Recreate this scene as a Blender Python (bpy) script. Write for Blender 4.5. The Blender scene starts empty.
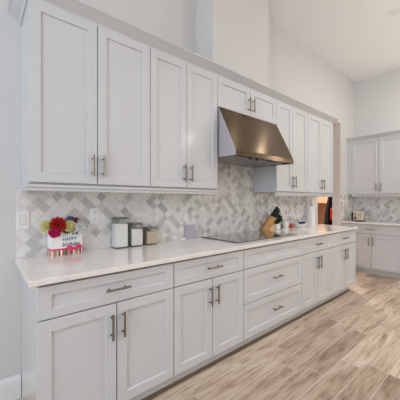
import bpy, bmesh, math, random
from mathutils import Vector, Matrix
random.seed(7)
PI = math.pi
S = bpy.context.scene
COL = S.collection

# ------------------------------------------------------------------ camera, world, lights, exposure
cam = bpy.data.objects.new('camera', bpy.data.cameras.new('camera'))
COL.objects.link(cam)
cam.location = (0.0, -2.0946, 1.2896)
cam.rotation_euler = (PI / 2, 0, -0.697)
cam.data.sensor_width = 36.0
cam.data.lens = 264.28 * 36.0 / 400.0
cam.data.shift_y = 0.0012
cam.data.clip_start = 0.05
S.camera = cam

W = bpy.data.worlds.new('world'); S.world = W; W.use_nodes = True
bg = W.node_tree.nodes['Background']
bg.inputs[0].default_value = (0.80, 0.88, 1.0, 1); bg.inputs[1].default_value = 0.15

def area(name, loc, rot, sx, sy, power, colr, spread=PI):
    l = bpy.data.lights.new(name, 'AREA'); l.shape = 'RECTANGLE'; l.size = sx; l.size_y = sy
    l.energy = power; l.color = colr; l.spread = spread
    o = bpy.data.objects.new(name, l); COL.objects.link(o); o.location = loc; o.rotation_euler = rot
    return o
def disc(name, loc, d, power, colr, spread=115):
    l = bpy.data.lights.new(name, 'AREA'); l.shape = 'DISK'; l.size = d; l.energy = power; l.color = colr; l.spread = math.radians(spread)
    o = bpy.data.objects.new(name, l); COL.objects.link(o); o.location = loc
    return o
LIGHTS = {  # name: (power, colour)
    'front': (10, (1, .90, .80)), 'left': (130, (.765, .865, 1)), 'can_a': (4, (.88, .92, 1)), 'can_b': (6, (1, .97, .93)), 'streak_can': (9, (1, .96, .89)),
    'can_d': (26, (1, .94, .86)), 'right': (9, (1, .92, .83)), 'sun': (2.6, (1, .94, .86)), 'globe_fill': (31, (1, .96, .895)), 'hall': (85, (1, .93, .86))}
def LP(k): return LIGHTS[k]
# daylight through the big windows behind and to the left of the camera; the right one is an added fill at the solid wall
area('daylight_front', (0.6, -6.15, 1.55), (PI / 2, 0, 0), 5.0, 2.5, *LP('front'))
area('daylight_left', (-3.15, -2.9, 2.0), (0, -PI / 2, 0), 2.5, 3.2, *LP('left'))
area('fill_right', (5.80, -4.4, 1.5), (0, PI / 2, 0), 2.4, 2.6, *LP('right'))
sl = bpy.data.lights.new('sun', 'SUN'); sl.energy, sl.color = LP('sun'); sl.angle = .02  # added sun, bounces off the unseen floor to lift the ceiling
so_ = bpy.data.objects.new('sun', sl); COL.objects.link(so_); so_.location = (2, -9, 8); so_.rotation_euler = (math.radians(44), 0, math.radians(-12))
# added unseen globe lights that brighten the ceiling and right side, out of frame
for x, y, k in ((3.4, -3.0, 1.2), (5.2, -2.4, .9)):
    pl = bpy.data.lights.new('added_globe_light', 'POINT'); pl.energy, pl.color = LP('globe_fill')[0] * k, LP('globe_fill')[1]; pl.shadow_soft_size = .13
    po = bpy.data.objects.new('added_globe_light', pl); COL.objects.link(po); po.location = (x, y, 2.6)
# unseen ceiling cans; the wide-spread pair is added to streak the hood
for x, y, k, n in ((0.8, -1.9, 'can_a', 1), (2.3, -1.9, 'can_b', 1), (4.8, -1.6, 'streak_can', 1), (3.85, -1.6, 'streak_can', 3), (2.6, -4.2, 'can_d', 3), (4.6, -4.2, 'can_d', 3), (0.6, -4.2, 'can_d', 3)):
    disc('unseen_ceiling_light', (x, y, 3.655), 0.16, LP(k)[0] / n, LP(k)[1], 165 if k == 'streak_can' else 115)
disc('hall_light', (6.2, 1.1, 3.55), 0.3, *LP('hall'))

S.view_settings.view_transform = 'Standard'; S.view_settings.look = 'None'
S.view_settings.gamma = 1.0; S.view_settings.use_curve_mapping = False
S.view_settings.exposure = 0.01
S.cycles.use_denoising = True
S.cycles.max_bounces = 8; S.cycles.diffuse_bounces = 5
S.cycles.caustics_reflective = False; S.cycles.caustics_refractive = False
S.cycles.sample_clamp_indirect = 4.0

# ------------------------------------------------------------------ materials
def srgb(r, g, b):
    f = lambda c: (c / 255) / 12.92 if c / 255 <= .04045 else ((c / 255 + .055) / 1.055) ** 2.4
    return (f(r), f(g), f(b), 1)
def mat(name, col, rough=.5, metal=0., coat=0., trans=0., ior=1.45, aniso=0.):
    m = bpy.data.materials.new(name); m.use_nodes = True
    p = m.node_tree.nodes['Principled BSDF']
    p.inputs['Base Color'].default_value = col; p.inputs['Roughness'].default_value = rough
    p.inputs['Metallic'].default_value = metal; p.inputs['Coat Weight'].default_value = coat
    p.inputs['Coat Roughness'].default_value = .1
    p.inputs['Transmission Weight'].default_value = trans; p.inputs['IOR'].default_value = ior
    p.inputs['Anisotropic'].default_value = aniso
    return m
class NT:
    def __init__(s, m): s.t = m.node_tree; s.p = s.t.nodes['Principled BSDF']
    def n(s, kind, **kw):
        q = s.t.nodes.new(kind)
        for k, v in kw.items(): setattr(q, k, v)
        return q
    def l(s, a, b): s.t.links.new(a, b)
    def put(s, x, sock):
        if isinstance(x, (int, float)): sock.default_value = x
        else: s.l(x, sock)
    def m(s, op, a, b=0., c=None):
        q = s.n('ShaderNodeMath', operation=op); s.put(a, q.inputs[0]); s.put(b, q.inputs[1])
        if c is not None: s.put(c, q.inputs[2])
        return q.outputs[0]
    def pos(s):
        g = s.n('ShaderNodeNewGeometry'); x = s.n('ShaderNodeSeparateXYZ'); s.l(g.outputs['Position'], x.inputs[0]); return x.outputs
    def obj(s):
        g = s.n('ShaderNodeTexCoord'); x = s.n('ShaderNodeSeparateXYZ'); s.l(g.outputs['Object'], x.inputs[0]); return x.outputs
    def xyz(s, a, b, c):
        q = s.n('ShaderNodeCombineXYZ'); s.put(a, q.inputs[0]); s.put(b, q.inputs[1]); s.put(c, q.inputs[2]); return q.outputs[0]
    def white(s, v):
        q = s.n('ShaderNodeTexWhiteNoise', noise_dimensions='3D'); s.l(v, q.inputs['Vector']); return q.outputs['Value']
    def noise(s, v, scale, detail=3., rough=.5):
        q = s.n('ShaderNodeTexNoise'); s.l(v, q.inputs['Vector']); q.inputs['Scale'].default_value = scale
        q.inputs['Detail'].default_value = detail; q.inputs['Roughness'].default_value = rough; return q.outputs['Fac']
    def ramp(s, f, stops, interp='LINEAR'):
        q = s.n('ShaderNodeValToRGB'); q.color_ramp.interpolation = interp; e = q.color_ramp.elements
        while len(e) < len(stops): e.new(.5)
        for el, (p, c) in zip(e, stops): el.position = p; el.color = c
        s.l(f, q.inputs[0]); return q.outputs[0]
    def mix(s, f, a, b, mode='MIX'):
        q = s.n('ShaderNodeMix', data_type='RGBA', blend_type=mode); s.put(f, q.inputs[0])
        for x, i in ((a, 6), (b, 7)):
            if isinstance(x, tuple): q.inputs[i].default_value = x
            else: s.l(x, q.inputs[i])
        return q.outputs[2]
    def bump(s, h, strength, dist=.002):
        q = s.n('ShaderNodeBump'); q.inputs['Strength'].default_value = strength; q.inputs['Distance'].default_value = dist
        s.l(h, q.inputs['Height']); s.l(q.outputs[0], s.p.inputs['Normal'])

def paint(name, col, rough, coat=0.):
    m = mat(name, col, rough, coat=coat); t = NT(m)
    g = t.n('ShaderNodeNewGeometry')
    n = t.noise(g.outputs['Position'], 220., 2.)
    t.bump(n, .04, .001)
    return m
M = {}
M['wall'] = paint('wall_paint', srgb(215, 214, 212), .6)
M['ceiling'] = paint('ceiling_paint', srgb(242, 242, 242), .8)
M['trim'] = paint('trim_paint', srgb(236, 236, 235), .35)
M['cab'] = paint('cabinet_paint', srgb(206, 207, 209), .45, coat=.08)
M['endp'] = paint('end_panel_paint', srgb(208, 208, 207), .25, coat=.6)
M['toe'] = paint('toe_kick_paint', srgb(208, 207, 205), .45)
M['inside'] = mat('cabinet_shadow_gap', srgb(112, 113, 118), .7)
M['nickel'] = mat('brushed_nickel', srgb(138, 126, 112), .34, 1.)
M['steel'] = mat('dark_steel', srgb(150, 148, 146), .35, 1.)
M['filter'] = mat('filter_steel', srgb(170, 170, 172), .4, 1.)
M['black'] = mat('black_plastic', srgb(24, 24, 26), .4)
M['blackmatte'] = mat('black_fabric', srgb(16, 16, 20), .9)
M['redfab'] = mat('red_fabric', srgb(214, 48, 34), .8)
M['cooktop'] = mat('black_ceramic_glass', srgb(18, 18, 20), .05, coat=1.)
M['plate_white'] = mat('switch_plate_plastic', srgb(238, 238, 238), .3)
M['slot'] = mat('outlet_slot', srgb(70, 70, 72), .6)
m = mat('clear_glass', (1, 1, 1, 1), .02); t = NT(m); M['glass'] = m
gl = t.n('ShaderNodeBsdfGlossy'); gl.inputs['Roughness'].default_value = .03; tr = t.n('ShaderNodeBsdfTransparent'); tr.inputs[0].default_value = (.985, .99, .988, 1)
lw = t.n('ShaderNodeLayerWeight'); lw.inputs[0].default_value = .5; fz = t.m('MULTIPLY_ADD', t.m('POWER', lw.outputs['Facing'], 4.), .5, .03); mx_ = t.n('ShaderNodeMixShader')
t.l(fz, mx_.inputs[0]); t.l(tr.outputs[0], mx_.inputs[1]); t.l(gl.outputs[0], mx_.inputs[2])
t.l(mx_.outputs[0], t.t.nodes['Material Output'].inputs['Surface'])
M['flour'] = mat('white_flour', srgb(240, 238, 234), .9)
M['sugar'] = mat('white_sugar', srgb(236, 232, 226), .85)
M['brown_sugar'] = mat('tan_sugar', srgb(206, 184, 156), .9)
M['lid'] = mat('grey_green_lid', srgb(120, 128, 122), .3, .5)
M['oak'] = mat('oak_block', srgb(196, 146, 92), .45)
t = NT(M['oak']); o_ = t.obj()
t.l(t.ramp(t.noise(t.xyz(t.m('MULTIPLY', o_[0], 6), o_[1], t.m('MULTIPLY', o_[2], .7)), 30., 4.), [(.3, srgb(180, 128, 76)), (.7, srgb(212, 166, 112))]), t.p.inputs['Base Color'])
M['oak2'] = mat('pale_oak_foot', srgb(218, 178, 128), .45)
M['ceramic'] = mat('white_ceramic', srgb(234, 232, 228), .2, coat=.5)
M['leaf'] = mat('green_leaf', srgb(62, 92, 50), .5)
M['darkleaf'] = mat('dark_green_leaf', srgb(48, 66, 44), .55)
M['paper'] = mat('paper_towel', srgb(238, 237, 234), .95)
M['blue'] = mat('blue_glaze', srgb(44, 62, 110), .25)
M['redg'] = mat('red_glaze', srgb(196, 52, 36), .3)
M['tablet'] = mat('lavender_grey_card', srgb(182, 178, 188), .5)
M['cream_metal'] = mat('cream_enamel', srgb(214, 204, 184), .28, .35)
M['wood_hall'] = mat('warm_hall_wood', srgb(214, 174, 142), .5)
M['wood_dark'] = mat('brown_hall_panel', srgb(178, 142, 114), .5)
M['shoe'] = mat('stained_shoe_moulding', srgb(104, 84, 68), .5)
M['hallwall'] = paint('hall_paint', srgb(226, 212, 202), .6)

# brushed stainless of the hood (reflected brown of the room put into its colour)
m = mat('stainless_reflected_brown', srgb(96, 79, 60), .30, 1., aniso=.95); t = NT(m); M['hood'] = m
o_ = t.obj()
n = t.noise(t.xyz(t.m('MULTIPLY', o_[0], 2.), t.m('MULTIPLY', o_[1], 160.), t.m('MULTIPLY', o_[2], 160.)), 5., 3.)
t.l(t.m('MULTIPLY_ADD', n, .08, .16), t.p.inputs['Roughness'])
tgv = t.n('ShaderNodeCombineXYZ'); tgv.inputs[0].default_value = 0; tgv.inputs[1].default_value = .45; tgv.inputs[2].default_value = .89
t.l(tgv.outputs[0], t.p.inputs['Tangent'])   # brushed along x: highlights stretch down the slope

# quartz worktop
m = mat('quartz', srgb(222, 214, 209), .12, coat=.3); t = NT(m); M['quartz'] = m
g = t.n('ShaderNodeNewGeometry').outputs['Position']
n1 = t.noise(g, 7., 8., .68); v = t.m('ABSOLUTE', t.m('SUBTRACT', n1, .5))
base = t.ramp(v, [(0., srgb(224, 216, 211)), (.018, srgb(234, 228, 224)), (.06, srgb(239, 234, 230))])
sp = t.noise(g, 60., 4., .6)
t.l(t.mix(.35, base, t.ramp(sp, [(.35, srgb(222, 215, 210)), (.65, srgb(243, 239, 236))])), t.p.inputs['Base Color'])

# diamond marble mosaic: u runs along the wall, z up
def mosaic(name, axis):
    m = mat(name, (1, 1, 1, 1), .28); t = NT(m); P = t.pos(); u, z = P[axis], P[2]
    D = .0775 / 2 ** .5
    a = t.m('DIVIDE', t.m('MULTIPLY', t.m('ADD', u, z), .70711), D); b = t.m('DIVIDE', t.m('MULTIPLY', t.m('SUBTRACT', u, z), .70711), D)
    ia, ib = t.m('FLOOR', a), t.m('FLOOR', b); fa, fb = t.m('SUBTRACT', a, ia), t.m('SUBTRACT', b, ib)
    r = t.white(t.xyz(ia, ib, 3.7)); r2 = t.white(t.xyz(ib, ia, 9.1))
    tone = t.ramp(r, [(0., srgb(240, 239, 236)), (.34, srgb(232, 231, 228)), (.56, srgb(214, 212, 208)), (.72, srgb(188, 186, 182)), (.92, srgb(166, 164, 160))], 'CONSTANT')
    g = t.n('ShaderNodeVectorMath', operation='ADD'); gg = t.n('ShaderNodeNewGeometry'); t.l(gg.outputs['Position'], g.inputs[0])
    t.l(t.xyz(t.m('MULTIPLY', r, 7.), t.m('MULTIPLY', r2, 5.), r), g.inputs[1])
    vn = t.noise(g.outputs[0], 28., 6., .65)
    tone = t.mix(.35, tone, t.ramp(vn, [(.3, srgb(166, 162, 157)), (.5, srgb(226, 223, 219)), (.7, srgb(246, 244, 240))]), 'MULTIPLY')
    tone = t.mix(.24, tone, (1, .985, .965, 1))
    ea = t.m('MINIMUM', fa, t.m('SUBTRACT', 1., fa)); eb = t.m('MINIMUM', fb, t.m('SUBTRACT', 1., fb)); e = t.m('MINIMUM', ea, eb)
    gr = t.m('LESS_THAN', e, .022)
    t.l(t.mix(gr, tone, srgb(214, 213, 209)), t.p.inputs['Base Color'])
    t.l(t.m('MULTIPLY_ADD', gr, .5, .22), t.p.inputs['Roughness'])
    t.bump(t.m('MINIMUM', t.m('DIVIDE', e, .04), 1.), .25, .001)
    return m
M['mosaic_x'] = mosaic('diamond_mosaic', 0); M['mosaic_y'] = mosaic('diamond_mosaic_side', 1)

# wood-look plank tile, planks run along x
m = mat('plank_tile', (1, 1, 1, 1), .42); t = NT(m); P = t.pos(); M['floor'] = m
RW, RL = .150, .92
b = t.m('DIVIDE', t.m('ADD', P[1], 60. * RW - .012 + .0), RW); ib = t.m('FLOOR', b); fb = t.m('SUBTRACT', b, ib)
off = t.white(t.xyz(ib, 2.3, 1.1))
a = t.m('ADD', t.m('DIVIDE', P[0], RL), t.m('MULTIPLY', off, 3.)); ia = t.m('FLOOR', a); fa = t.m('SUBTRACT', a, ia)
r = t.white(t.xyz(ia, ib, .5)); r2 = t.white(t.xyz(ib, ia, 4.5))
vx = t.xyz(t.m('ADD', t.m('MULTIPLY', P[0], 1.3), t.m('MULTIPLY', r, 31.)), t.m('ADD', t.m('MULTIPLY', P[1], 20.), t.m('MULTIPLY', r2, 17.)), r2)
grain = t.noise(vx, 3.2, 8., .62)
vb = t.xyz(t.m('ADD', t.m('MULTIPLY', P[0], .7), t.m('MULTIPLY', r2, 13.)), t.m('ADD', t.m('MULTIPLY', P[1], 3.), t.m('MULTIPLY', r, 23.)), r)
blot = t.noise(vb, 3.4, 6., .66)
c1 = t.ramp(grain, [(.36, srgb(132, 107, 85)), (.46, srgb(202, 183, 163)), (.60, srgb(222, 209, 195)), (.8, srgb(234, 224, 213))])
c2 = t.ramp(blot, [(.36, srgb(130, 104, 82)), (.47, srgb(200, 180, 159)), (.66, srgb(232, 221, 209))])
c = t.mix(.52, c1, c2)
c = t.mix(.9, c, t.ramp(r, [(0., srgb(190, 178, 167)), (.5, srgb(234, 228, 222)), (1., srgb(255, 253, 250))]), 'MULTIPLY')
ea = t.m('MULTIPLY', t.m('MINIMUM', fa, t.m('SUBTRACT', 1., fa)), RL); eb = t.m('MULTIPLY', t.m('MINIMUM', fb, t.m('SUBTRACT', 1., fb)), RW); e = t.m('MINIMUM', ea, eb)
gr = t.m('LESS_THAN', e, .0024)
t.l(t.mix(t.m('MULTIPLY', gr, .8), c, srgb(206, 194, 180)), t.p.inputs['Base Color'])
t.l(t.m('MULTIPLY_ADD', grain, .3, .3), t.p.inputs['Roughness'])
t.bump(t.m('MULTIPLY_ADD', t.m('MINIMUM', t.m('DIVIDE', e, .004), 1.), 1., t.m('MULTIPLY', grain, .4)), .25, .0015)

# gift bag: white card with a multicolour striped foot
m = mat('striped_bag_card', srgb(242, 240, 238), .45); t = NT(m); o_ = t.obj(); M['bag'] = m
st = t.m('FRACT', t.m('MULTIPLY', t.m('ADD', t.m('ADD', o_[0], o_[1]), 1.), 7.2))
cs = [(150, 118, 84), (60, 58, 110), (240, 236, 226), (226, 140, 50), (92, 140, 200), (238, 206, 84), (122, 60, 120), (240, 236, 226), (196, 70, 60), (96, 140, 90), (60, 70, 120), (226, 160, 90)]
sc = t.ramp(st, [(i / 12, srgb(*q)) for i, q in enumerate(cs)], 'CONSTANT')
t.l(t.mix(t.m('LESS_THAN', o_[2], .039), srgb(242, 240, 238), sc), t.p.inputs['Base Color'])

# ------------------------------------------------------------------ mesh helpers
def link(name, bm, m, parent=None, smooth=False, loc=None):
    me = bpy.data.meshes.new(name)
    bmesh.ops.recalc_face_normals(bm, faces=bm.faces[:])
    bm.to_mesh(me); bm.free()
    if smooth:
        for p in me.polygons: p.use_smooth = True
    me.materials.append(m)
    o = bpy.data.objects.new(name, me); COL.objects.link(o)
    if parent is not None: o.parent = parent
    if loc is not None: o.location = loc
    return o
def box(bm, x0, x1, y0, y1, z0, z1, bev=0., mx=None):
    r = bmesh.ops.create_cube(bm, size=1.0)['verts']
    for v in r: v.co = Vector(((x0 + x1) / 2 + v.co.x * (x1 - x0), (y0 + y1) / 2 + v.co.y * (y1 - y0), (z0 + z1) / 2 + v.co.z * (z1 - z0)))
    if bev > 0:
        es = list({e for v in r for e in v.link_edges})
        q = bmesh.ops.bevel(bm, geom=es, offset=bev, segments=2, affect='EDGES', profile=.5)
        r = list({v for f in q['faces'] for v in f.verts} | {v for v in r if v.is_valid})
    if mx is not None:
        for v in r: v.co = mx @ v.co
    return r
def cyl(bm, p, q, r1, r2=None, seg=14):
    p, q = Vector(p), Vector(q); d = q - p
    mx = Matrix.Translation((p + q) / 2) @ d.to_track_quat('Z', 'Y').to_matrix().to_4x4()
    bmesh.ops.create_cone(bm, cap_ends=True, segments=seg, radius1=r1, radius2=r1 if r2 is None else r2, depth=d.length, matrix=mx)
def ball(bm, c, rx, ry=None, rz=None, seg=12, mx=None):
    ry = rx if ry is None else ry; rz = rx if rz is None else rz
    r = bmesh.ops.create_uvsphere(bm, u_segments=seg, v_segments=max(6, seg // 2 + 2), radius=1.)['verts']
    for v in r:
        v.co = Vector((v.co.x * rx, v.co.y * ry, v.co.z * rz))
        if mx is not None: v.co = mx @ v.co
        v.co += Vector(c)
def lathe(bm, prof, c=(0, 0, 0), seg=24, sx=1., sy=1.):
    rings = []
    for r, z in prof:
        rings.append([bm.verts.new((c[0] + r * sx * math.cos(2 * PI * i / seg), c[1] + r * sy * math.sin(2 * PI * i / seg), c[2] + z)) for i in range(seg)])
    for a, b in zip(rings, rings[1:]):
        for i in range(seg): bm.faces.new((a[i], a[(i + 1) % seg], b[(i + 1) % seg], b[i]))
    bm.faces.new(rings[0][::-1]); bm.faces.new(rings[-1])
def prism(bm, poly, axis, a, b):
    """poly in the two other axes (cyclic order kept), swept along axis from a to b"""
    def P(u, v, w): return {'x': (w, u, v), 'y': (u, w, v), 'z': (u, v, w)}[axis]
    A = [bm.verts.new(P(u, v, a)) for u, v in poly]; B = [bm.verts.new(P(u, v, b)) for u, v in poly]
    n = len(poly)
    for i in range(n): bm.faces.new((A[i], A[(i + 1) % n], B[(i + 1) % n], B[i]))
    bm.faces.new(A[::-1]); bm.faces.new(B)
def new(): return bmesh.new()
def one(*a, **k):
    bm = new(); box(bm, *a, **k); return bm
def empty(name, loc, rz=0.):
    o = bpy.data.objects.new(name, None); COL.objects.link(o); o.location = loc; o.rotation_euler = (0, 0, rz); o.empty_display_size = .1
    return o
def tag(o, label, cat, group=None):
    o['label'] = label; o['category'] = cat
    if group: o['group'] = group
    return o
def struct(name, bm, m, label=None):
    o = link(name, bm, m); o['kind'] = 'structure'
    if label: o['label'] = label
    return o

# ------------------------------------------------------------------ dimensions (metres; cabinet wall is y = 0, x runs along it)
XB = 5.827; ZC = 3.6728; XL = -3.2; YF = -6.2
OP0, OP1, OPH, WT = 4.285, 5.165, 2.73, .15
DF, UY = -.621, -.330
ZK = .9136

# ------------------------------------------------------------------ room shell
struct('floor', one(XL - .1, 7.4, YF - .1, 2.0, -.1, 0), M['floor'])
struct('ceiling', one(XL - .1, 7.4, YF - .1, 2.0, ZC, ZC + .1), M['ceiling'])
bm = new(); box(bm, XL, OP0, 0, WT, 0, ZC); box(bm, OP0, OP1, 0, WT, OPH, ZC); box(bm, OP1, XB, 0, WT, 0, ZC)
struct('wall_back', bm, M['wall'])
struct('wall_right', one(XB, XB + .12, YF, WT, 0, ZC), M['wall'])
bm = new()   # left wall with its window opening
box(bm, XL - .12, XL, -1.2, WT, 0, ZC); box(bm, XL - .12, XL, YF, -4.6, 0, ZC); box(bm, XL - .12, XL, -4.6, -1.2, 0, .3); box(bm, XL - .12, XL, -4.6, -1.2, 2.9, ZC)
struct('wall_left', bm, M['wall'])
bm = new()   # front wall (behind the camera) with a wide window opening
box(bm, XL, -2.0, YF - .12, YF, 0, ZC); box(bm, 3.2, XB, YF - .12, YF, 0, ZC); box(bm, -2.0, 3.2, YF - .12, YF, 2.85, ZC); box(bm, -2.0, 3.2, YF - .12, YF, 0, .25)
struct('wall_front', bm, M['wall'])
struct('wall_chimney', one(1.70, 2.592, -.25, 0, 2.455, ZC), M['wall'])
bm = new(); prism(bm, [(0, 0), (-.016, 0), (-.016, .125), (-.010, .14), (-.006, .15), (0, .15)], 'x', XL, .212)
struct('baseboard_back', bm, M['trim'])
bm = new(); box(bm, 7.2, 7.3, WT, 1.9, 0, ZC); box(bm, 3.0, 7.3, 1.9, 2.0, 0, ZC); box(bm, 2.9, 3.0, WT, 2.0, 0, ZC); box(bm, XB + .12, 7.2, .0, WT, 0, ZC)
struct('wall_hall', bm, M['hallwall'])

# backsplashes
bm = new(); box(bm, .187, 4.20, -.009, 0, ZK, 1.388); box(bm, 1.70, 2.615, -.009, 0, 1.388, 1.75)
bs = link('backsplash', bm, M['mosaic_x']); bs['kind'] = 'structure'; bs['label'] = 'diamond marble mosaic behind the long worktop'
bm = new(); box(bm, OP1 + .012, XB - .009, -.009, 0, .905, 1.40)
bs = link('backsplash', bm, M['mosaic_x']); bs['kind'] = 'structure'; bs['label'] = 'short strip of diamond mosaic on the corner beside the doorway'
bm = new(); box(bm, XB - .009, XB, -2.0, -.009, .905, 1.40)
bs = link('backsplash', bm, M['mosaic_y']); bs['kind'] = 'structure'; bs['label'] = 'diamond mosaic behind the toaster on the end wall'

# ------------------------------------------------------------------ cabinet parts (local: x along the front, front faces -y)
def shaker(name, x0, x1, z0, z1, yf, parent, st=.058, rail=None, th=.021, rec=.0105, gap=.003):
    rail = st if rail is None else rail
    x0 += gap; x1 -= gap; z0 += gap; z1 -= gap
    bm = new(); c = .0018
    def ring(i, k, y): return [bm.verts.new(p) for p in ((x0 + i, y, z0 + k), (x1 - i, y, z0 + k), (x1 - i, y, z1 - k), (x0 + i, y, z1 - k))]
    R = [ring(0, 0, yf + th), ring(0, 0, yf + c), ring(c, c, yf), ring(st, rail, yf), ring(st + .004, rail + .004, yf + rec)]
    for a, b in zip(R, R[1:]):
        for i in range(4): bm.faces.new((a[i], a[(i + 1) % 4], b[(i + 1) % 4], b[i]))
    bm.faces.new(R[0][::-1]); bm.faces.new(R[-1])
    return link(name, bm, M['cab'], parent)
def pull(x, z, yf, vertical, parent, L=.145):
    bm = new(); h = L / 2; k = h * .68; y = yf - .032
    if vertical:
        cyl(bm, (x, y, z - h), (x, y, z + h), .0062)
        for s in (-k, k): cyl(bm, (x, yf + .001, z + s), (x, y, z + s), .0052)
    else:
        cyl(bm, (x - h, y, z), (x + h, y, z), .0062)
        for s in (-k, k): cyl(bm, (x + s, yf + .001, z), (x + s, y, z), .0052)
    o = link('handle', bm, M['nickel'], parent, smooth=False); return o
GAP = .0035
def base_cabinet(loc, rz, w, label, kind='doors', end_left=False, end_right=False, depth=-DF, ztop=.872, zb=.102, zg1=.7025, zg2=.404, toe_y=-.556, zcar=.882):
    r = tag(empty('base_cabinet', loc, rz), label, 'cabinet', None)
    yf = -depth; x1 = w
    bm = new(); box(bm, .001 + (.019 if end_left else 0), x1 - .001 - (.018 if end_right else 0), yf + .022, -.011, zb + .004, zcar)
    link('carcass', bm, M['inside'], r)
    link('toe_kick', one(.001 + (.02 if end_left else 0), x1 - .001 - (.07 if end_right else 0), toe_y, toe_y + .018, 0, zb + .003), M['toe'], r)
    if end_left: link('end_panel', one(0, .0185, yf + .020, -.001, 0, zcar, bev=.001), M['endp'], r)
    if end_right:
        link('end_panel', one(x1 - .0175, x1, yf + .0225, -.011, zb, zcar, bev=.001), M['cab'], r)
    g = GAP
    if kind == 'doors':
        d = shaker('drawer', 0, x1, zg1, ztop, yf, r, rail=.045, gap=g); pull(x1 / 2, (zg1 + ztop) / 2, yf, False, d)
        for i in (0, 1):
            d = shaker('door', i * x1 / 2, (i + 1) * x1 / 2, zb, zg1, yf, r, gap=g)
            pull(x1 / 2 + (-.034 if i == 0 else .034), zg1 - .125, yf, True, d)
    else:
        d = shaker('drawer', 0, x1, zg1, ztop, yf, r, rail=.045, gap=g); d['label'] = 'shallow top drawer front without a handle'
        for a, b in ((zg2, zg1), (zb, zg2)):
            d = shaker('drawer', 0, x1, a, b, yf, r, gap=g); pull(x1 / 2, (a + b) / 2 + .012, yf, False, d)
    return r
X0, X1, X2, X3, X4, X5 = .2148, 1.0061, 1.7154, 2.6616, 3.3692, 4.15
base_cabinet((X0, 0, 0), 0, X1 - X0, 'white shaker base cabinet at the near end, under the flower bag, with glossy end panel', end_left=True)
base_cabinet((X1, 0, 0), 0, X2 - X1, 'white shaker base cabinet with two doors, between the near end cabinet and the drawer bank')
base_cabinet((X2, 0, 0), 0, X3 - X2, 'white base cabinet of three stacked drawers under the cooktop', kind='bank')
base_cabinet((X3, 0, 0), 0, X4 - X3, 'white two-door base cabinet just right of the three-drawer bank')
base_cabinet((X4, 0, 0), 0, X5 - X4, 'white two-door base cabinet at the far end of the long run, beside the doorway', end_right=True)
bm = new(); prism(bm, [(-.5565, 0), (-.572, 0), (-.570, .008), (-.564, .014), (-.5565, .016)], 'x', X0 + .02, X5 - .07)
struct('trim_1', bm, M['shoe'], 'dark shoe moulding along the toe kick')

FX = 5.827 - .60   # far run door-face plane
base_cabinet((XB, -.005, 0), -PI / 2, .955, 'white shaker base cabinet on the end wall under the toaster', depth=XB - FX, ztop=.868, zcar=.872, toe_y=-(XB - FX) + .066)
base_cabinet((XB, -.962, 0), -PI / 2, .90, 'white shaker base cabinet on the end wall at the right edge, partly out of frame', depth=XB - FX, ztop=.868, zcar=.872, toe_y=-(XB - FX) + .066)

# worktops
def worktop(name, x0, x1, y0, y1, z0, z1, label):
    return tag(link(name, one(x0, x1, y0, y1, z0, z1, bev=.0035), M['quartz']), label, 'worktop')
worktop('worktop', .1775, 4.16, -.647, -.0095, .8835, ZK, 'long pale speckled quartz worktop running from the flower bag to the paper towel')
worktop('worktop', FX - .026, XB - .0095, -1.90, -.0095, .8735, .903, 'pale quartz worktop on the end wall, under the toaster')

def upper_cabinet(loc, rz, ws, z0, z1, label, depth, end_left=False, end_right=False, pulls=None, rail=True, rl=0., rr=0.):
    r = tag(empty('wall_cabinet', loc, rz), label, 'cabinet'); w = sum(ws); yf = -depth
    r.location.z = z0
    H = z1 - z0
    link('carcass', one(.001, w - .001, yf + .022, -.0005, .0, H + .02), M['cab'] if (end_left or end_right) else M['inside'], r)
    x = 0
    for i, dw in enumerate(ws):
        d = shaker('door', x, x + dw, .004 if rail else 0., H, yf, r, gap=.0028)
        s = 1 if i % 2 else -1; xb = x if i % 2 else x + dw
        pull(xb + s * .034, .125 if H > .6 else .112, yf, True, d, L=.14)
        x += dw
    if rail:
        bm = new()
        box(bm, -rl, w + rr, yf + .006, yf + .034, -.022, -.006, bev=.002); box(bm, 0, w, yf + .026, yf + .034, -.0065, -.0005)
        box(bm, -rl * .5, w + rr * .5, yf + .016, yf + .034, -.044, -.0215, bev=.002)
        if rl > 0:
            box(bm, -rl, .012, yf + .034, -.0005, -.024, -.0015, bev=.002); box(bm, -rl * .5, .012, yf + .034, -.0005, -.044, -.0235, bev=.002)
        if rr > 0:
            box(bm, w - .012, w + rr, yf + .034, -.0005, -.024, -.0015, bev=.002); box(bm, w - .012, w + rr * .5, yf + .034, -.0005, -.044, -.0235, bev=.002)
        link('light_rail', bm, M['cab'], r)
    return r
ZU, ZT, ZH = 1.390, 2.447, 2.158
U = [.2146, .5999, .9906, 1.3356, 1.6918, 2.1586, 2.6236, 2.966, 3.328, 3.72, 4.092]
W_ = [b - a for a, b in zip(U, U[1:])]
upper_cabinet((U[0], 0, 0), 0, W_[0:2], ZU, ZT, 'white shaker wall cabinet nearest the camera, above the flower bag', -UY, end_left=True, rl=.010)
upper_cabinet((U[2], 0, 0), 0, W_[2:4], ZU, ZT, 'white shaker wall cabinet just left of the range hood', -UY, end_right=True, rr=.006)
upper_cabinet((U[4], 0, 0), 0, W_[4:6], ZH, ZT, 'short white two-door wall cabinet directly above the range hood', -UY, rail=False)
upper_cabinet((U[6], 0, 0), 0, W_[6:8], ZU, ZT, 'white shaker wall cabinet just right of the range hood', -UY, end_left=True)
upper_cabinet((U[8], 0, 0), 0, W_[8:10], ZU, ZT, 'white shaker wall cabinet at the far end of the long run, beside the doorway', -UY, end_right=True, rr=.006)
FU = XB - .36
upper_cabinet((XB, -.075, 0), -PI / 2, [.452, .452], 1.405, 2.412, 'white shaker wall cabinet on the end wall above the toaster', XB - FU, end_left=True)
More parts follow.
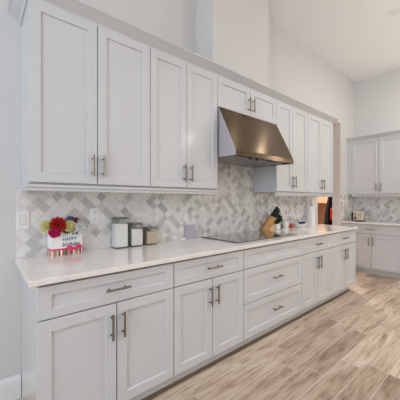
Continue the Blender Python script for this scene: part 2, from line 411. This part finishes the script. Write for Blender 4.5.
upper_cabinet((XB, -.980, 0), -PI / 2, [.45, .45], 1.405, 2.412, 'white shaker wall cabinet on the end wall at the right edge, partly out of frame', XB - FU)
bm = new(); box(bm, FU + .004, XB - .0005, -.0745, -.001, 1.405, 2.43)
struct('trim_2', bm, M['cab'], 'filler strip in the corner')

def crown(path, z0, name, label):
    """profile swept along a plan polyline (corner offsets mitred); outward is the left normal given"""
    prof = [(0, -.012), (.007, -.012), (.009, .004), (.016, .012), (.030, .022), (.048, .036), (.062, .046), (.070, .050), (.074, .052), (.074, .064), (0, .064)]
    bm = new(); rows = []
    for (p, n) in path:
        rows.append([bm.verts.new((p[0] + n[0] * o, p[1] + n[1] * o, z0 + z)) for o, z in prof])
    for a, b in zip(rows, rows[1:]):
        for i in range(len(prof)):
            j = (i + 1) % len(prof); bm.faces.new((a[i], a[j], b[j], b[i]))
    bm.faces.new(rows[0]); bm.faces.new(rows[-1][::-1])
    return struct(name, bm, M['cab'], label)
yc = UY + .018
crown([((U[0], -.0005), (-1, 0)), ((U[0], yc), (-1, -1)), ((U[-1], yc), (1, -1)), ((U[-1], -.0005), (1, 0))], 2.452, 'trim_3', 'crown moulding along the long wall cabinets')
xc = FU + .018
crown([((XB - .0005, -.0015), (0, 0)), ((xc, -.0015), (-1, 0)), ((xc, -1.88), (-1, 0))], 2.420, 'trim_4', 'crown moulding over the end-wall cabinets')
bm = new(); box(bm, U[0] + .004, U[-1] - .004, yc + .004, -.0005, 2.469, 2.4705)
struct('trim_5', bm, M['cab'], 'dust cover on the wall cabinets')

# ------------------------------------------------------------------ range hood
hx0, hx1 = 1.697, 2.613
h = tag(empty('range_hood', (hx0, -.011, 1.686)), 'stainless range hood with a sloping front, over the cooktop', 'range hood')
Wd = hx1 - hx0
HB = -.549 + .011; HT = -.338 + .011; hz = 2.1575 - 1.686
bm = new()
prism(bm, [(0, .012), (HB, .0), (HB, .047), (HB + .003, .052), (HT, hz - .004), (HT + .006, hz - .001), (0, hz - .001)], 'x', 0, Wd)
# carve the underside: inset the bottom face and push it up
bm.normal_update(); bmesh.ops.recalc_face_normals(bm, faces=bm.faces[:])
bot = min(bm.faces, key=lambda f: f.normal.z)
q = bmesh.ops.inset_region(bm, faces=[bot], thickness=.022, depth=0)
for v in bot.verts: v.co.z += .028
hb = link('hood_body', bm, M['hood'], h)
M['hoodside'] = mat('brushed_steel_side', srgb(206, 204, 210), .42, .85)  # same hood steel, lighter, without the reflected brown painted into the front
hb.data.materials.append(M['hoodside'])
for p in hb.data.polygons:
    if abs(p.normal.x) > .9 or p.normal.z < -.6: p.material_index = 1
link('front_lip', one(-.001, Wd + .001, HB - .0035, HB - .0002, -.002, .046, bev=.001), M['hood'], h)
for i in range(3):
    a = .03 + i * (Wd - .06) / 3; b = a + (Wd - .06) / 3 - .008
    bm = new(); box(bm, a, b, HB + .10, -.03, .012, .022)
    for k in range(9):
        y = HB + .115 + k * (-.045 - HB - .115) / 8.; box(bm, a + .008, b - .008, y - .010, y + .010, .004, .013, bev=.002)
    link('baffle_filter', bm, M['filter'], h)
for x in (.243, .345):
    bm = new(); cyl(bm, (x, HB + .045, .026), (x, HB + .045, .004), .012); cyl(bm, (x, HB + .045, .004), (x, HB + .045, -.017), .0155, .013)
    link('knob', bm, M['black'], h)
bm = new(); cyl(bm, (.075, HB - .0034, .024), (.075, HB - .006, .024), .007)
link('badge', bm, M['black'], h)
bm = new(); box(bm, .04, Wd - .04, HB + .058, HB + .088, .02, .028)
link('light_strip', bm, M['plate_white'], h)

# ------------------------------------------------------------------ cooktop
ct = tag(empty('cooktop', (1.738, -.040, ZK)), 'black glass cooktop set in the long worktop under the hood', 'cooktop')
bm = new(); box(bm, 0, .957, -.505, 0, .0045, .010, bev=.0015); link('glass_top', bm, M['cooktop'], ct)
bm = new(); box(bm, .003, .954, -.502, -.003, .0002, .0045); link('edge_frame', bm, M['steel'], ct)

# ------------------------------------------------------------------ outlets and switch
def wallplate(name, x, z, label, kind, face='y', w=.072, hgt=.118):
    if face == 'y': r = empty(name, (x, -.0095, z))
    else: r = empty(name, (XB - .0095, x, z), -PI / 2)
    tag(r, label, 'switch' if kind == 'switch' else 'outlet')
    link('cover_plate', one(-w / 2, w / 2, -.006, 0, -hgt / 2, hgt / 2, bev=.002), M['plate_white'], r)
    if kind == 'switch':
        bm = new(); prism(bm, [(-.006, -.033), (-.0105, -.033), (-.0075, .033), (-.006, .033)], 'x', -.0165, .0165)
        link('rocker', bm, M['ceramic'], r)
        bm = new(); box(bm, -.0178, .0178, -.0064, -.0058, -.0343, .0343); link('rocker_frame', bm, M['steel'], r)
    else:
        for s in (-1, 1):
            bm = new(); box(bm, -.016, .016, -.0085, -.006, s * .027 - .014, s * .027 + .014, bev=.001); so = link('socket', bm, M['plate_white'], r)
            bm = new()
            for dx in (-.0065, .0065): box(bm, dx - .0013, dx + .0013, -.0088, -.0084, s * .027 - .002, s * .027 + .008)
            cyl(bm, (0, -.0084, s * .027 - .007), (0, -.0088, s * .027 - .007), .0026, seg=8)
            link('slots', bm, M['slot'], so)
    return r
wallplate('light_switch', .223, 1.161, 'white rocker switch at the left edge of the mosaic, beside the flower bag', 'switch')
wallplate('wall_outlet', .684, 1.171, 'white outlet between the flower bag and the tallest canister', 'outlet')
o = wallplate('wall_outlet', 1.542, 1.163, 'white outlet with a plugged-in charger, above the lavender grey card', 'outlet')
wallplate('wall_outlet', 2.81, 1.166, 'white outlet behind the knife block', 'outlet')
wallplate('wall_outlet', -.477, 1.165, 'white outlet on the end-wall mosaic, right of the toaster', 'outlet', face='x')
ch = tag(empty('phone_charger', (1.540, -.0185, 1.128)), 'small white plug-in charger in the outlet above the lavender grey card', 'charger')
link('charger_body', one(-.026, .026, -.034, 0, -.028, .03, bev=.004), M['plate_white'], ch)

# ------------------------------------------------------------------ gift bag and its flowers
BX, BY, BA = .372, -.118, math.radians(7)
bag = tag(empty('gift_bag', (BX, BY, ZK), BA), 'white birthday gift bag with a striped foot, full of flowers, on the worktop', 'gift bag')
bw, bd, bh = .200, .085, .155
bm = new(); tw = .0016
box(bm, 0, bw, 0, tw, 0, bh); box(bm, 0, bw, bd - tw, bd, 0, bh); box(bm, 0, tw, tw, bd - tw, 0, bh); box(bm, bw - tw, bw, tw, bd - tw, 0, bh); box(bm, tw, bw - tw, tw, bd - tw, 0, .002)
bag.location = (BX, BY, ZK + .0005)
link('bag_body', bm, M['bag'], bag)
M['ribbon'] = mat('pink_ribbon', srgb(232, 44, 116), .4)
bm = new(); box(bm, -.001, bw + .001, -.0012, -.0002, .039, .049); box(bm, -.0012, -.0002, -.0012, bd, .039, .049); box(bm, bw + .0002, bw + .0012, -.0012, bd, .039, .049)
link('ribbon', bm, M['ribbon'], bag)
bm = new()
cx, cz = .143, .044
def loop(sgn):
    n = 14; pts = []
    for i in range(n):
        a = 2 * PI * i / n
        pts.append((cx + sgn * (.023 - .023 * math.cos(a)), cz + .006 * (1 - math.cos(a)) + .016 * math.sin(a) * (1.15 - math.cos(a)) * .6))
    prism(bm, pts, 'y', -.013, -.004)
for sgn, ln in ((-1, .030), (1, .040)):
    prism(bm, [(cx - .004, cz + .004), (cx + .004, cz - .006), (cx + sgn * ln + .007, cz - .028), (cx + sgn * ln - .007, cz - .022)], 'y', -.0055, -.003)
loop(-1); loop(1)
ball(bm, (cx, -.008, cz), .007, .006, .007)
link('bow', bm, M['ribbon'], bag)
def text(body, size, x, z, m, parent, shear=0., rot=0., name='lettering', xscale=1.):
    c = bpy.data.curves.new('lettering', 'FONT'); c.body = body; c.size = size; c.extrude = .0004; c.shear = shear; c.align_x = 'CENTER'; c.offset = size * .012
    tmp = bpy.data.objects.new('tmp_text', c); COL.objects.link(tmp)
    me = bpy.data.meshes.new_from_object(tmp.evaluated_get(bpy.context.evaluated_depsgraph_get()))
    bpy.data.objects.remove(tmp); bpy.data.curves.remove(c)
    me.materials.clear(); me.materials.append(m); me.name = name
    o = bpy.data.objects.new(name, me); COL.objects.link(o); o.parent = parent
    o.matrix_local = Matrix.Translation((x, -.0006, z)) @ Matrix.Rotation(rot, 4, 'Y') @ Matrix.Rotation(PI / 2, 4, 'X') @ Matrix.Diagonal((xscale, 1, 1, 1))
    return o
M['ink_blue'] = mat('blue_ink', srgb(46, 106, 160), .6); M['ink_green'] = mat('olive_ink', srgb(70, 92, 78), .6)
text('HAPPY', .031, .114, .098, M['ink_blue'], bag, name='lettering')['label'] = 'blue capital lettering'
text('birthday', .040, .120, .060, M['ink_green'], bag, shear=.35, name='lettering', xscale=.88)['label'] = 'dark green slanted lettering'

def facing(d):
    return Vector(d).normalized().to_track_quat('Z', 'Y').to_matrix().to_4x4()
def petal_ring(bm, n, r0, r1, wid, lift, droop, mx, phase=0., thick=.0012, pointed=True):
    for k in range(n):
        a = 2 * PI * (k + phase) / n + random.uniform(-.08, .08); L = (r1 - r0) * random.uniform(.9, 1.06)
        R = Matrix.Rotation(a, 4, 'Z'); N = 5; rows = []
        for i in range(N + 1):
            s = i / N; x = r0 + L * s
            w = wid * (math.sin(PI * (.12 + .86 * s)) if pointed else math.sin(PI * (.15 + .62 * s) ** 1.15)) * .5
            z = lift * s - droop * s * s
            rows.append([bm.verts.new(mx @ R @ Vector((x, -w, z + .15 * w))), bm.verts.new(mx @ R @ Vector((x, 0, z))), bm.verts.new(mx @ R @ Vector((x, w, z + .15 * w)))])
        for p, q in zip(rows, rows[1:]):
            for j in (0, 1): bm.faces.new((p[j], p[j + 1], q[j + 1], q[j]))
def petals(rings, m, parent, mx):
    bm = new()
    for r in rings: petal_ring(bm, *r[:6], mx, r[6] if len(r) > 6 else 0., pointed=r[7] if len(r) > 7 else True)
    bmesh.ops.solidify(bm, geom=bm.faces[:], thickness=.0009)
    return link('petals', bm, m, parent, smooth=True)
def stem(parent, root, pos):
    """pos: flower head in world; root: point inside the bag; in the flower's local space"""
    bm = new(); lr = bagM.inverted() @ Vector(root)
    mid = bagM @ Vector((lr.x, .018, .157)) - Vector(pos); a = Vector(root) - Vector(pos)   # over the rim, then down inside the bag
    cyl(bm, mid, mid * .04, .0025, seg=8); cyl(bm, a, mid, .0025, seg=8); ball(bm, mid, .0025, seg=8)
    return link('stem', bm, M['leaf'], parent)
bagM = Matrix.Translation((BX, BY, ZK)) @ Matrix.Rotation(BA, 4, 'Z')
def flower(name, label, lp, d, rings, colr, centre=None, cs=.008, root=None, rough=.6):
    P = bagM @ Vector(lp)
    f = tag(empty(name, P), label, 'flower')
    mx = facing(d); pm = mat(name + '_petal', srgb(*colr), rough)
    petals(rings, pm, f, mx)
    if centre:
        bm = new(); ball(bm, (0, 0, 0), cs, cs, cs * .6, mx=mx); link('flower_centre', bm, mat(name + '_centre', srgb(*centre), .8), f, smooth=True)
    stem(f, bagM @ Vector(root or (min(max(lp[0], .02), bw - .02), .042 + (lp[1] - .042) * .2, .05)), P)
    return f
flower('gerbera_daisy', 'large red gerbera daisy with dark centre, in the gift bag', (.032, -.022, .216), (.05, -1, .25),
       [(24, .010, .060, .0145, .008, .010), (22, .010, .050, .013, .016, .008, .5), (16, .006, .022, .007, .015, .0, .2)], (206, 26, 24), (60, 22, 22), .013)
flower('carnation', 'pink carnation at the front left of the gift bag', (.006, -.030, .162), (-.1, -1, .35),
       [(10, .002, .036, .025, .012, .008, 0, False), (9, .002, .028, .022, .020, .005, .4, False), (7, .001, .018, .016, .024, .0, .2, False)], (222, 48, 122))
flower('yellow_rose', 'pale yellow flower at the left side of the bouquet', (-.022, .014, .205), (-.5, -1, .4),
       [(8, .002, .044, .034, .012, .010, 0, False), (7, .002, .026, .022, .018, .004, .4, False), (5, .001, .016, .015, .022, 0, .2, False)], (246, 240, 176))
flower('yellow_chrysanthemum', 'pale yellow flower in the middle, between red gerbera and white lily', (.104, -.022, .200), (.1, -1, .3),
       [(12, .002, .042, .024, .010, .010, 0, False), (10, .002, .028, .017, .016, .004, .4, False), (7, .001, .018, .012, .018, 0, .2, False)], (246, 238, 172))
flower('purple_hydrangea', 'violet blossom with a green heart at the top of the bouquet', (.132, .030, .232), (.05, -1, .5),
       [(14, .010, .036, .015, .008, .006, 0, False), (12, .006, .024, .011, .014, .004, .4, False)], (138, 124, 178), (96, 120, 76), .012)
flower('red_dahlia', 'small dark red flower at the top right of the bouquet', (.172, .030, .232), (.35, -1, .4),
       [(12, .003, .026, .011, .008, .006), (10, .002, .020, .010, .014, .004, .5)], (172, 30, 40), (120, 20, 26), .006)
flower('yellow_lily', 'cream yellow flower at the right edge of the bouquet', (.200, .022, .203), (.6, -1, .2),
       [(9, .002, .028, .016, .008, .010, 0, False), (7, .002, .020, .013, .014, .004, .4, False)], (246, 238, 190))
flower('white_lily', 'large white lily with long drooping petals, right front of the bouquet', (.174, -.042, .190), (.05, -1, .25),
       [(10, .003, .064, .018, .016, .030), (8, .002, .048, .016, .022, .014, .5), (6, .002, .02, .008, .016, 0, .2)], (240, 240, 238), (196, 200, 120), .006)
def sprig(name, label, lp, d, n, L, m):
    P = bagM @ Vector(lp); f = tag(empty(name, P), label, 'leaf')
    bm = new(); mx = facing(d); petal_ring(bm, n, .002, L, L * .32, .012, .016, mx, 0.)
    bmesh.ops.solidify(bm, geom=bm.faces[:], thickness=.001); link('leaves', bm, m, f, smooth=True)
    stem(f, bagM @ Vector((min(max(lp[0], .02), bw - .02), .045, .04)), P)
sprig('leaf_sprig', 'dark green leaves under the yellow flower, above the word on the bag', (.092, -.004, .168), (0, -1, .6), 9, .030, M['darkleaf'])
sprig('leaf_sprig', 'pointed green leaf tips sticking out left of the bouquet', (-.008, .020, .203), (-.6, -.8, .2), 5, .036, M['leaf'])
sprig('leaf_sprig', 'dark green leaf spray hanging below the white lily', (.146, -.004, .166), (.1, -1, .2), 6, .036, M['darkleaf'])

# ------------------------------------------------------------------ glass canisters
def canister(x, yc_, w, d, hgt, fill, m, label):
    r = tag(empty('glass_canister', (x + w / 2, yc_, ZK + .0006)), label, 'canister', 'square glass canisters on the worktop')
    a, b = w / 2, d / 2; g = .0028; lh = .015
    bm = new()
    def ring(i, z): return [bm.verts.new((sx * (a - i), sy * (b - i), z)) for sx, sy in ((-1, -1), (1, -1), (1, 1), (-1, 1))]
    R = [ring(0, 0), ring(0, hgt - lh), ring(g, hgt - lh), ring(g, .008)]
    for p, q in zip(R, R[1:]):
        for i in range(4): bm.faces.new((p[i], p[(i + 1) % 4], q[(i + 1) % 4], q[i]))
    bm.faces.new(R[0][::-1]); bm.faces.new(R[-1])
    link('jar', bm, M['glass'], r)
    bm = new(); i = g + .0006
    box(bm, -a + i, a - i, -b + i, b - i, .0085, fill, bev=.003)
    for v in bm.verts:
        if v.co.z > fill - .01: v.co.z += .004 * math.sin(v.co.x * 60 + x * 9) - .004 * (v.co.x > 0)
    link('contents', bm, m, r)
    bm = new(); box(bm, -a - .002, a + .002, -b - .002, b + .002, hgt - lh + .0006, hgt - .006, bev=.002); box(bm, -a + .006, a - .006, -b + .006, b - .006, hgt - .006, hgt, bev=.002)
    link('lid', bm, M['lid'], r)
    bm = new(); box(bm, -a - .0012, a + .0012, -b - .0012, b + .0012, -.0004, .004); link('base_rim', bm, M['lid'], r)
canister(.812, -.067, .104, .090, .242, .196, M['flour'], 'tallest square glass canister, full of white flour, right of the flower bag')
canister(.948, -.067, .098, .090, .190, .146, M['sugar'], 'middle-sized square glass canister of white sugar, between the flour and the tan one')
canister(1.086, -.067, .096, .088, .148, .112, M['brown_sugar'], 'smallest square glass canister, filled with tan sugar')

# ------------------------------------------------------------------ small things along the worktop
cd = tag(empty('photo_card', (1.606, -.0325, ZK + .0006)), 'lavender grey square card leaning on the mosaic left of the cooktop', 'card')
o = link('card', one(-.060, .064, -.006, .0, 0, .132, bev=.0015), M['tablet'], cd); o.rotation_euler = (math.radians(-9), 0, 0)
cb = tag(empty('charging_cable', (1.500, -.055, ZK)), 'small coiled white cable on the worktop left of the lavender card', 'cable')
bm = new()
for k in range(3):
    prev = None; n = 20; rr = .026 - .004 * k
    for i in range(n):
        a0, a1 = 2 * PI * i / n, 2 * PI * (i + 1) / n
        cyl(bm, (rr * 1.2 * math.cos(a0), rr * .8 * math.sin(a0), .005 + .005 * k), (rr * 1.2 * math.cos(a1), rr * .8 * math.sin(a1), .005 + .005 * k), .0035, seg=6)
link('cable_coil', bm, M['plate_white'], cb)

# knife block, leaning out to the right
kb = tag(empty('knife_block', (2.712, -.050, ZK + .0006), math.radians(-28)), 'slanted oak knife block holding black-handled knives, behind the cooktop', 'knife block')
bm = new()   # leans along local +x
prism(bm, [(0, 0), (.070, .0), (.187, .150), (.115, .184)], 'y', -.040, .040)
bmesh.ops.bevel(bm, geom=bm.edges[:], offset=.002, segments=1, affect='EDGES')
link('block', bm, M['oak'], kb)
bm = new(); prism(bm, [(.080, 0), (.158, 0), (.158, .016), (.148, .088)], 'y', -.036, .036)
link('foot', bm, M['oak2'], kb)
ux, uz = .115 / math.hypot(.115, .155), .155 / math.hypot(.115, .155)
ki = 0
for row, (s, L) in enumerate(((.22, .115), (.52, .135), (.82, .150))):
    for yy in (-.028, -.009, .009, .028):
        if row == 2 and abs(yy) > .02: continue
        px, pz = .187 - .072 * s, .150 + .034 * s
        kn = tag(empty('kitchen_knife', kb.matrix_basis @ Vector((px, yy, pz))), 'black-handled kitchen knife in the slanted oak block', 'knife', 'knives in the oak block')
        kn.location = Matrix.Translation(kb.location) @ Matrix.Rotation(math.radians(-28), 4, 'Z') @ Vector((px, yy, pz))
        kn.rotation_euler = (0, 0, math.radians(-28))
        bm = new(); mx = Matrix.Rotation(math.atan2(ux, uz), 4, 'Y')
        box(bm, -.010, .010, -.0065, .0065, .004, L, bev=.004, mx=mx); link('handle', bm, M['black'], kn)
        bm = new(); box(bm, -.008, .008, -.0055, .0055, .0006, .004, mx=mx); link('bolster', bm, M['steel'], kn)

# potted plant
pp = tag(empty('potted_plant', (2.975, -.10, ZK + .0006)), 'small bushy green plant in a white pot, right of the knife block', 'plant')
bm = new(); lathe(bm, [(.030, 0), (.040, .004), (.046, .070), (.048, .074), (.042, .074), (.040, .062)]); link('pot', bm, M['ceramic'], pp, smooth=False)
bm = new()
for i in range(330):
    d = Vector((random.gauss(0, 1), random.gauss(0, 1), random.gauss(.25, .8))).normalized()
    c = Vector((0, 0, .138)) + Vector((d.x * .070, d.y * .070, d.z * .068)) * random.uniform(.45, 1.)
    mx = facing(d + Vector((random.uniform(-.4, .4), random.uniform(-.4, .4), random.uniform(-.2, .5))))
    ball(bm, c, .014, .008, .0025, seg=6, mx=mx @ Matrix.Rotation(PI / 2, 4, 'Y'))
link('foliage', bm, M['darkleaf'], pp, smooth=True)
bm = new()
for a in range(5): cyl(bm, (0, 0, .05), (.025 * math.cos(a * 1.26), .025 * math.sin(a * 1.26), .135), .003, seg=6)
link('stem', bm, M['darkleaf'], pp)
cr = tag(empty('ceramic_crock', (3.24, -.06, ZK + .0006)), 'small white ceramic crock between the plant and the white dish', 'crock')
bm = new(); lathe(bm, [(.034, 0), (.040, .006), (.040, .082), (.036, .088), (.033, .088), (.032, .02)]); link('crock_body', bm, M['ceramic'], cr)
bm = new(); lathe(bm, [(.0345, .0886), (.0345, .094), (.010, .098), (.010, .106), (.004, .108)]); link('lid', bm, M['ceramic'], cr)

# dish with the red and the blue piece
dsh = tag(empty('serving_dish', (3.50, -.150, ZK + .0006)), 'shallow white oval dish on the worktop, left of the paper towel', 'dish')
bm = new(); lathe(bm, [(.085, 0), (.090, .004), (.135, .040), (.150, .050), (.153, .053), (.147, .054), (.120, .040), (.080, .012)], seg=32, sx=1.0, sy=.60); link('dish_body', bm, M['ceramic'], dsh, smooth=True)
rp = tag(empty('red_pepper_pot', (3.435, -.165, ZK + .0006)), 'small red pot with a rounded lid, at the left end of the white dish', 'pot')
rp.location = (3.305, -.105, ZK + .0006)
bm = new(); lathe(bm, [(.016, 0), (.022, .004), (.024, .03), (.021, .042)], seg=16); link('pot_body', bm, M['redg'], rp, smooth=True)
bm = new(); lathe(bm, [(.022, .0426), (.020, .052), (.008, .058), (.006, .066)], seg=16); link('lid', bm, M['redg'], rp, smooth=True)
bb = tag(empty('blue_bowl', (3.51, -.150, ZK + .0125)), 'small dark blue bowl with a spoon, standing in the white dish', 'bowl')
bm = new(); lathe(bm, [(.020, .0), (.028, .003), (.050, .056), (.052, .060), (.048, .060), (.026, .008)], seg=20); link('bowl_body', bm, M['blue'], bb, smooth=True)
spn = tag(empty('spoon', (3.50, -.150, ZK + .024)), 'dark spoon leaning out of the small blue bowl', 'spoon')
bm = new(); cyl(bm, (0, 0, .006), (-.085, .01, .080), .0035, seg=8); ball(bm, (.004, 0, .006), .014, .010, .004); link('spoon_body', bm, M['blue'], spn)

# paper towel on its holder
pt = tag(empty('paper_towel_roll', (3.875, -.10, ZK + .0006)), 'white paper towel roll standing at the far end of the long worktop', 'paper towel')
bm = new(); lathe(bm, [(.070, 0), (.070, .008), (.066, .010)], seg=28); link('holder_base', bm, M['plate_white'], pt)
bm = new(); lathe(bm, [(.056, .0106), (.057, .014), (.057, .282), (.055, .286)], seg=32); link('roll', bm, M['paper'], pt, smooth=False)
bm = new(); cyl(bm, (0, 0, .2866), (0, 0, .315), .006); ball(bm, (0, 0, .318), .010); link('holder_rod', bm, M['steel'], pt)
bm = new(); cyl(bm, (.066, -.030, .0106), (.066, -.030, .270), .0035, seg=8); link('tension_arm', bm, M['steel'], pt)

# toaster on the end-wall worktop (its end faces the camera)
ts = tag(empty('toaster', (5.47, -.215, .9036)), 'cream and black toaster on the end-wall worktop in the corner', 'toaster')
bm = new(); box(bm, -.10, .06, -.078, .078, .012, .185, bev=.022)
link('toaster_body', bm, M['cream_metal'], ts, smooth=False)
bm = new(); box(bm, -.104, .064, -.081, .081, .0, .016, bev=.004); link('base', bm, M['black'], ts)
for y in (.03, -.03):
    bm = new(); box(bm, -.07, .04, y - .012, y + .012, .1845, .1865); link('bread_slot', bm, M['black'], ts)
bm = new(); box(bm, -.112, -.1005, -.060, -.048, .06, .15); box(bm, -.122, -.1005, -.070, -.038, .118, .134, bev=.003); link('lever', bm, M['steel'], ts)
bm = new(); cyl(bm, (-.1003, .035, .062), (-.116, .035, .062), .020, seg=18); link('dial', bm, M['black'], ts)
bm = new(); cyl(bm, (-.1003, .035, .130), (-.106, .035, .130), .012, seg=14); link('button', bm, M['black'], ts)
bm = new(); box(bm, -.095, .055, .0782, .105, .010, .165, bev=.008); link('shade_block', bm, M['black'], ts)  # black block stands in for the shade between toaster and wall

# ------------------------------------------------------------------ ceiling vent
vt = tag(empty('ceiling_vent', (4.042, -1.245, ZC)), 'white louvred air vent in the ceiling at the top right', 'vent')
VW, VL = .058, .18
bm = new()
box(bm, -VW, VW, -VL, -VL + .022, -.010, 0); box(bm, -VW, VW, VL - .022, VL, -.010, 0); box(bm, -VW, -VW + .022, -VL + .022, VL - .022, -.010, 0); box(bm, VW - .022, VW, -VL + .022, VL - .022, -.010, 0)
link('vent_frame', bm, M['trim'], vt)
link('vent_shade_plate', one(-VW + .022, VW - .022, -VL + .022, VL - .022, -.002, -.0005), M['black'], vt)  # black plate stands in for the shade behind the louvres
for i in range(4):
    x = -VW + .028 + i * (2 * VW - .056) / 3
    bm = new(); box(bm, -.009, .009, -VL + .022, VL - .022, -.0012, .0012, mx=Matrix.Translation((x, 0, -.008)) @ Matrix.Rotation(math.radians(40), 4, 'Y'))
    link('louvre', bm, M['trim'], vt)

# ------------------------------------------------------------------ seen through the doorway: hall cabinet and coat
hc = tag(empty('hall_cabinet', (6.75, 1.05, 0), 0), 'warm wooden hall stand with a projecting top, seen through the doorway', 'cabinet')
link('top', one(-.10, .35, -.42, .42, 1.22, 1.50, bev=.006), M['wood_hall'], hc)
link('side_panel', one(0, .34, -.15, -.07, 0, 1.22, bev=.004), M['wood_hall'], hc)
link('side_panel', one(0, .34, .34, .40, 0, 1.22, bev=.004), M['wood_hall'], hc)
link('back_panel', one(.28, .34, -.07, .34, 0, 1.22), M['wood_dark'], hc)
cs = tag(empty('coat_stand', (6.17, .40, 0)), 'dark coat stand beyond the doorway, mostly hidden by a black coat', 'coat stand')
bm = new(); cyl(bm, (0, 0, .03), (0, 0, 1.72), .016); ball(bm, (0, 0, 1.73), .026); link('pole', bm, M['steel'], cs)
for k in range(4):
    a = PI / 4 + k * PI / 2
    bm = new(); cyl(bm, (.012 * math.cos(a), .012 * math.sin(a), .10), (.16 * math.cos(a), .16 * math.sin(a), .014), .012); link('leg', bm, M['steel'], cs)
    bm = new(); cyl(bm, (.015 * math.cos(a), .015 * math.sin(a), 1.60), (.10 * math.cos(a), .10 * math.sin(a), 1.66), .008); ball(bm, (.10 * math.cos(a), .10 * math.sin(a), 1.665), .013); link('hook', bm, M['steel'], cs)
# black coat draped on the stand: folded cloth surface
bm = new(); rows = []
prof = [(1.70, .035), (1.64, .07), (1.54, .13), (1.40, .14), (1.2, .17), (1.0, .20), (.8, .212), (.6, .212), (.42, .212)]
for z, r in prof:
    row = []
    for i in range(36):
        a = 2 * PI * i / 36; q = r * (1 + (.10 * math.sin(7 * a + z * 2) + .05 * math.sin(12 * a)) * min(1, (1.7 - z) * 3))
        row.append(bm.verts.new((q * .85 * math.cos(a), q * math.sin(a), z)))
    rows.append(row)
for a, b in zip(rows, rows[1:]):
    for i in range(36): bm.faces.new((a[i], a[(i + 1) % 36], b[(i + 1) % 36], b[i]))
bmesh.ops.solidify(bm, geom=bm.faces[:], thickness=.006)
coat = link('coat', bm, M['blackmatte'], None, smooth=True, loc=(5.92, .40, 0)); tag(coat, 'black coat hanging on the stand beyond the doorway', 'coat')
rb = tag(empty('tote_bag', (5.665, .305, .0)), 'red bag hanging in front of the black coat beyond the doorway', 'bag')
bm = new(); box(bm, -.04, .035, -.11, .095, .89, 1.13, bev=.025); link('bag_body', bm, M['redfab'], rb)
bm = new(); prev = None
for i in range(13):
    a = PI * i / 12; p = (-.0 + .05 * math.sin(a), -.06 * math.cos(a), 1.12 + .40 * math.sin(a))
    if prev: cyl(bm, prev, p, .006, seg=8)
    prev = p
link('strap', bm, M['redfab'], rb)
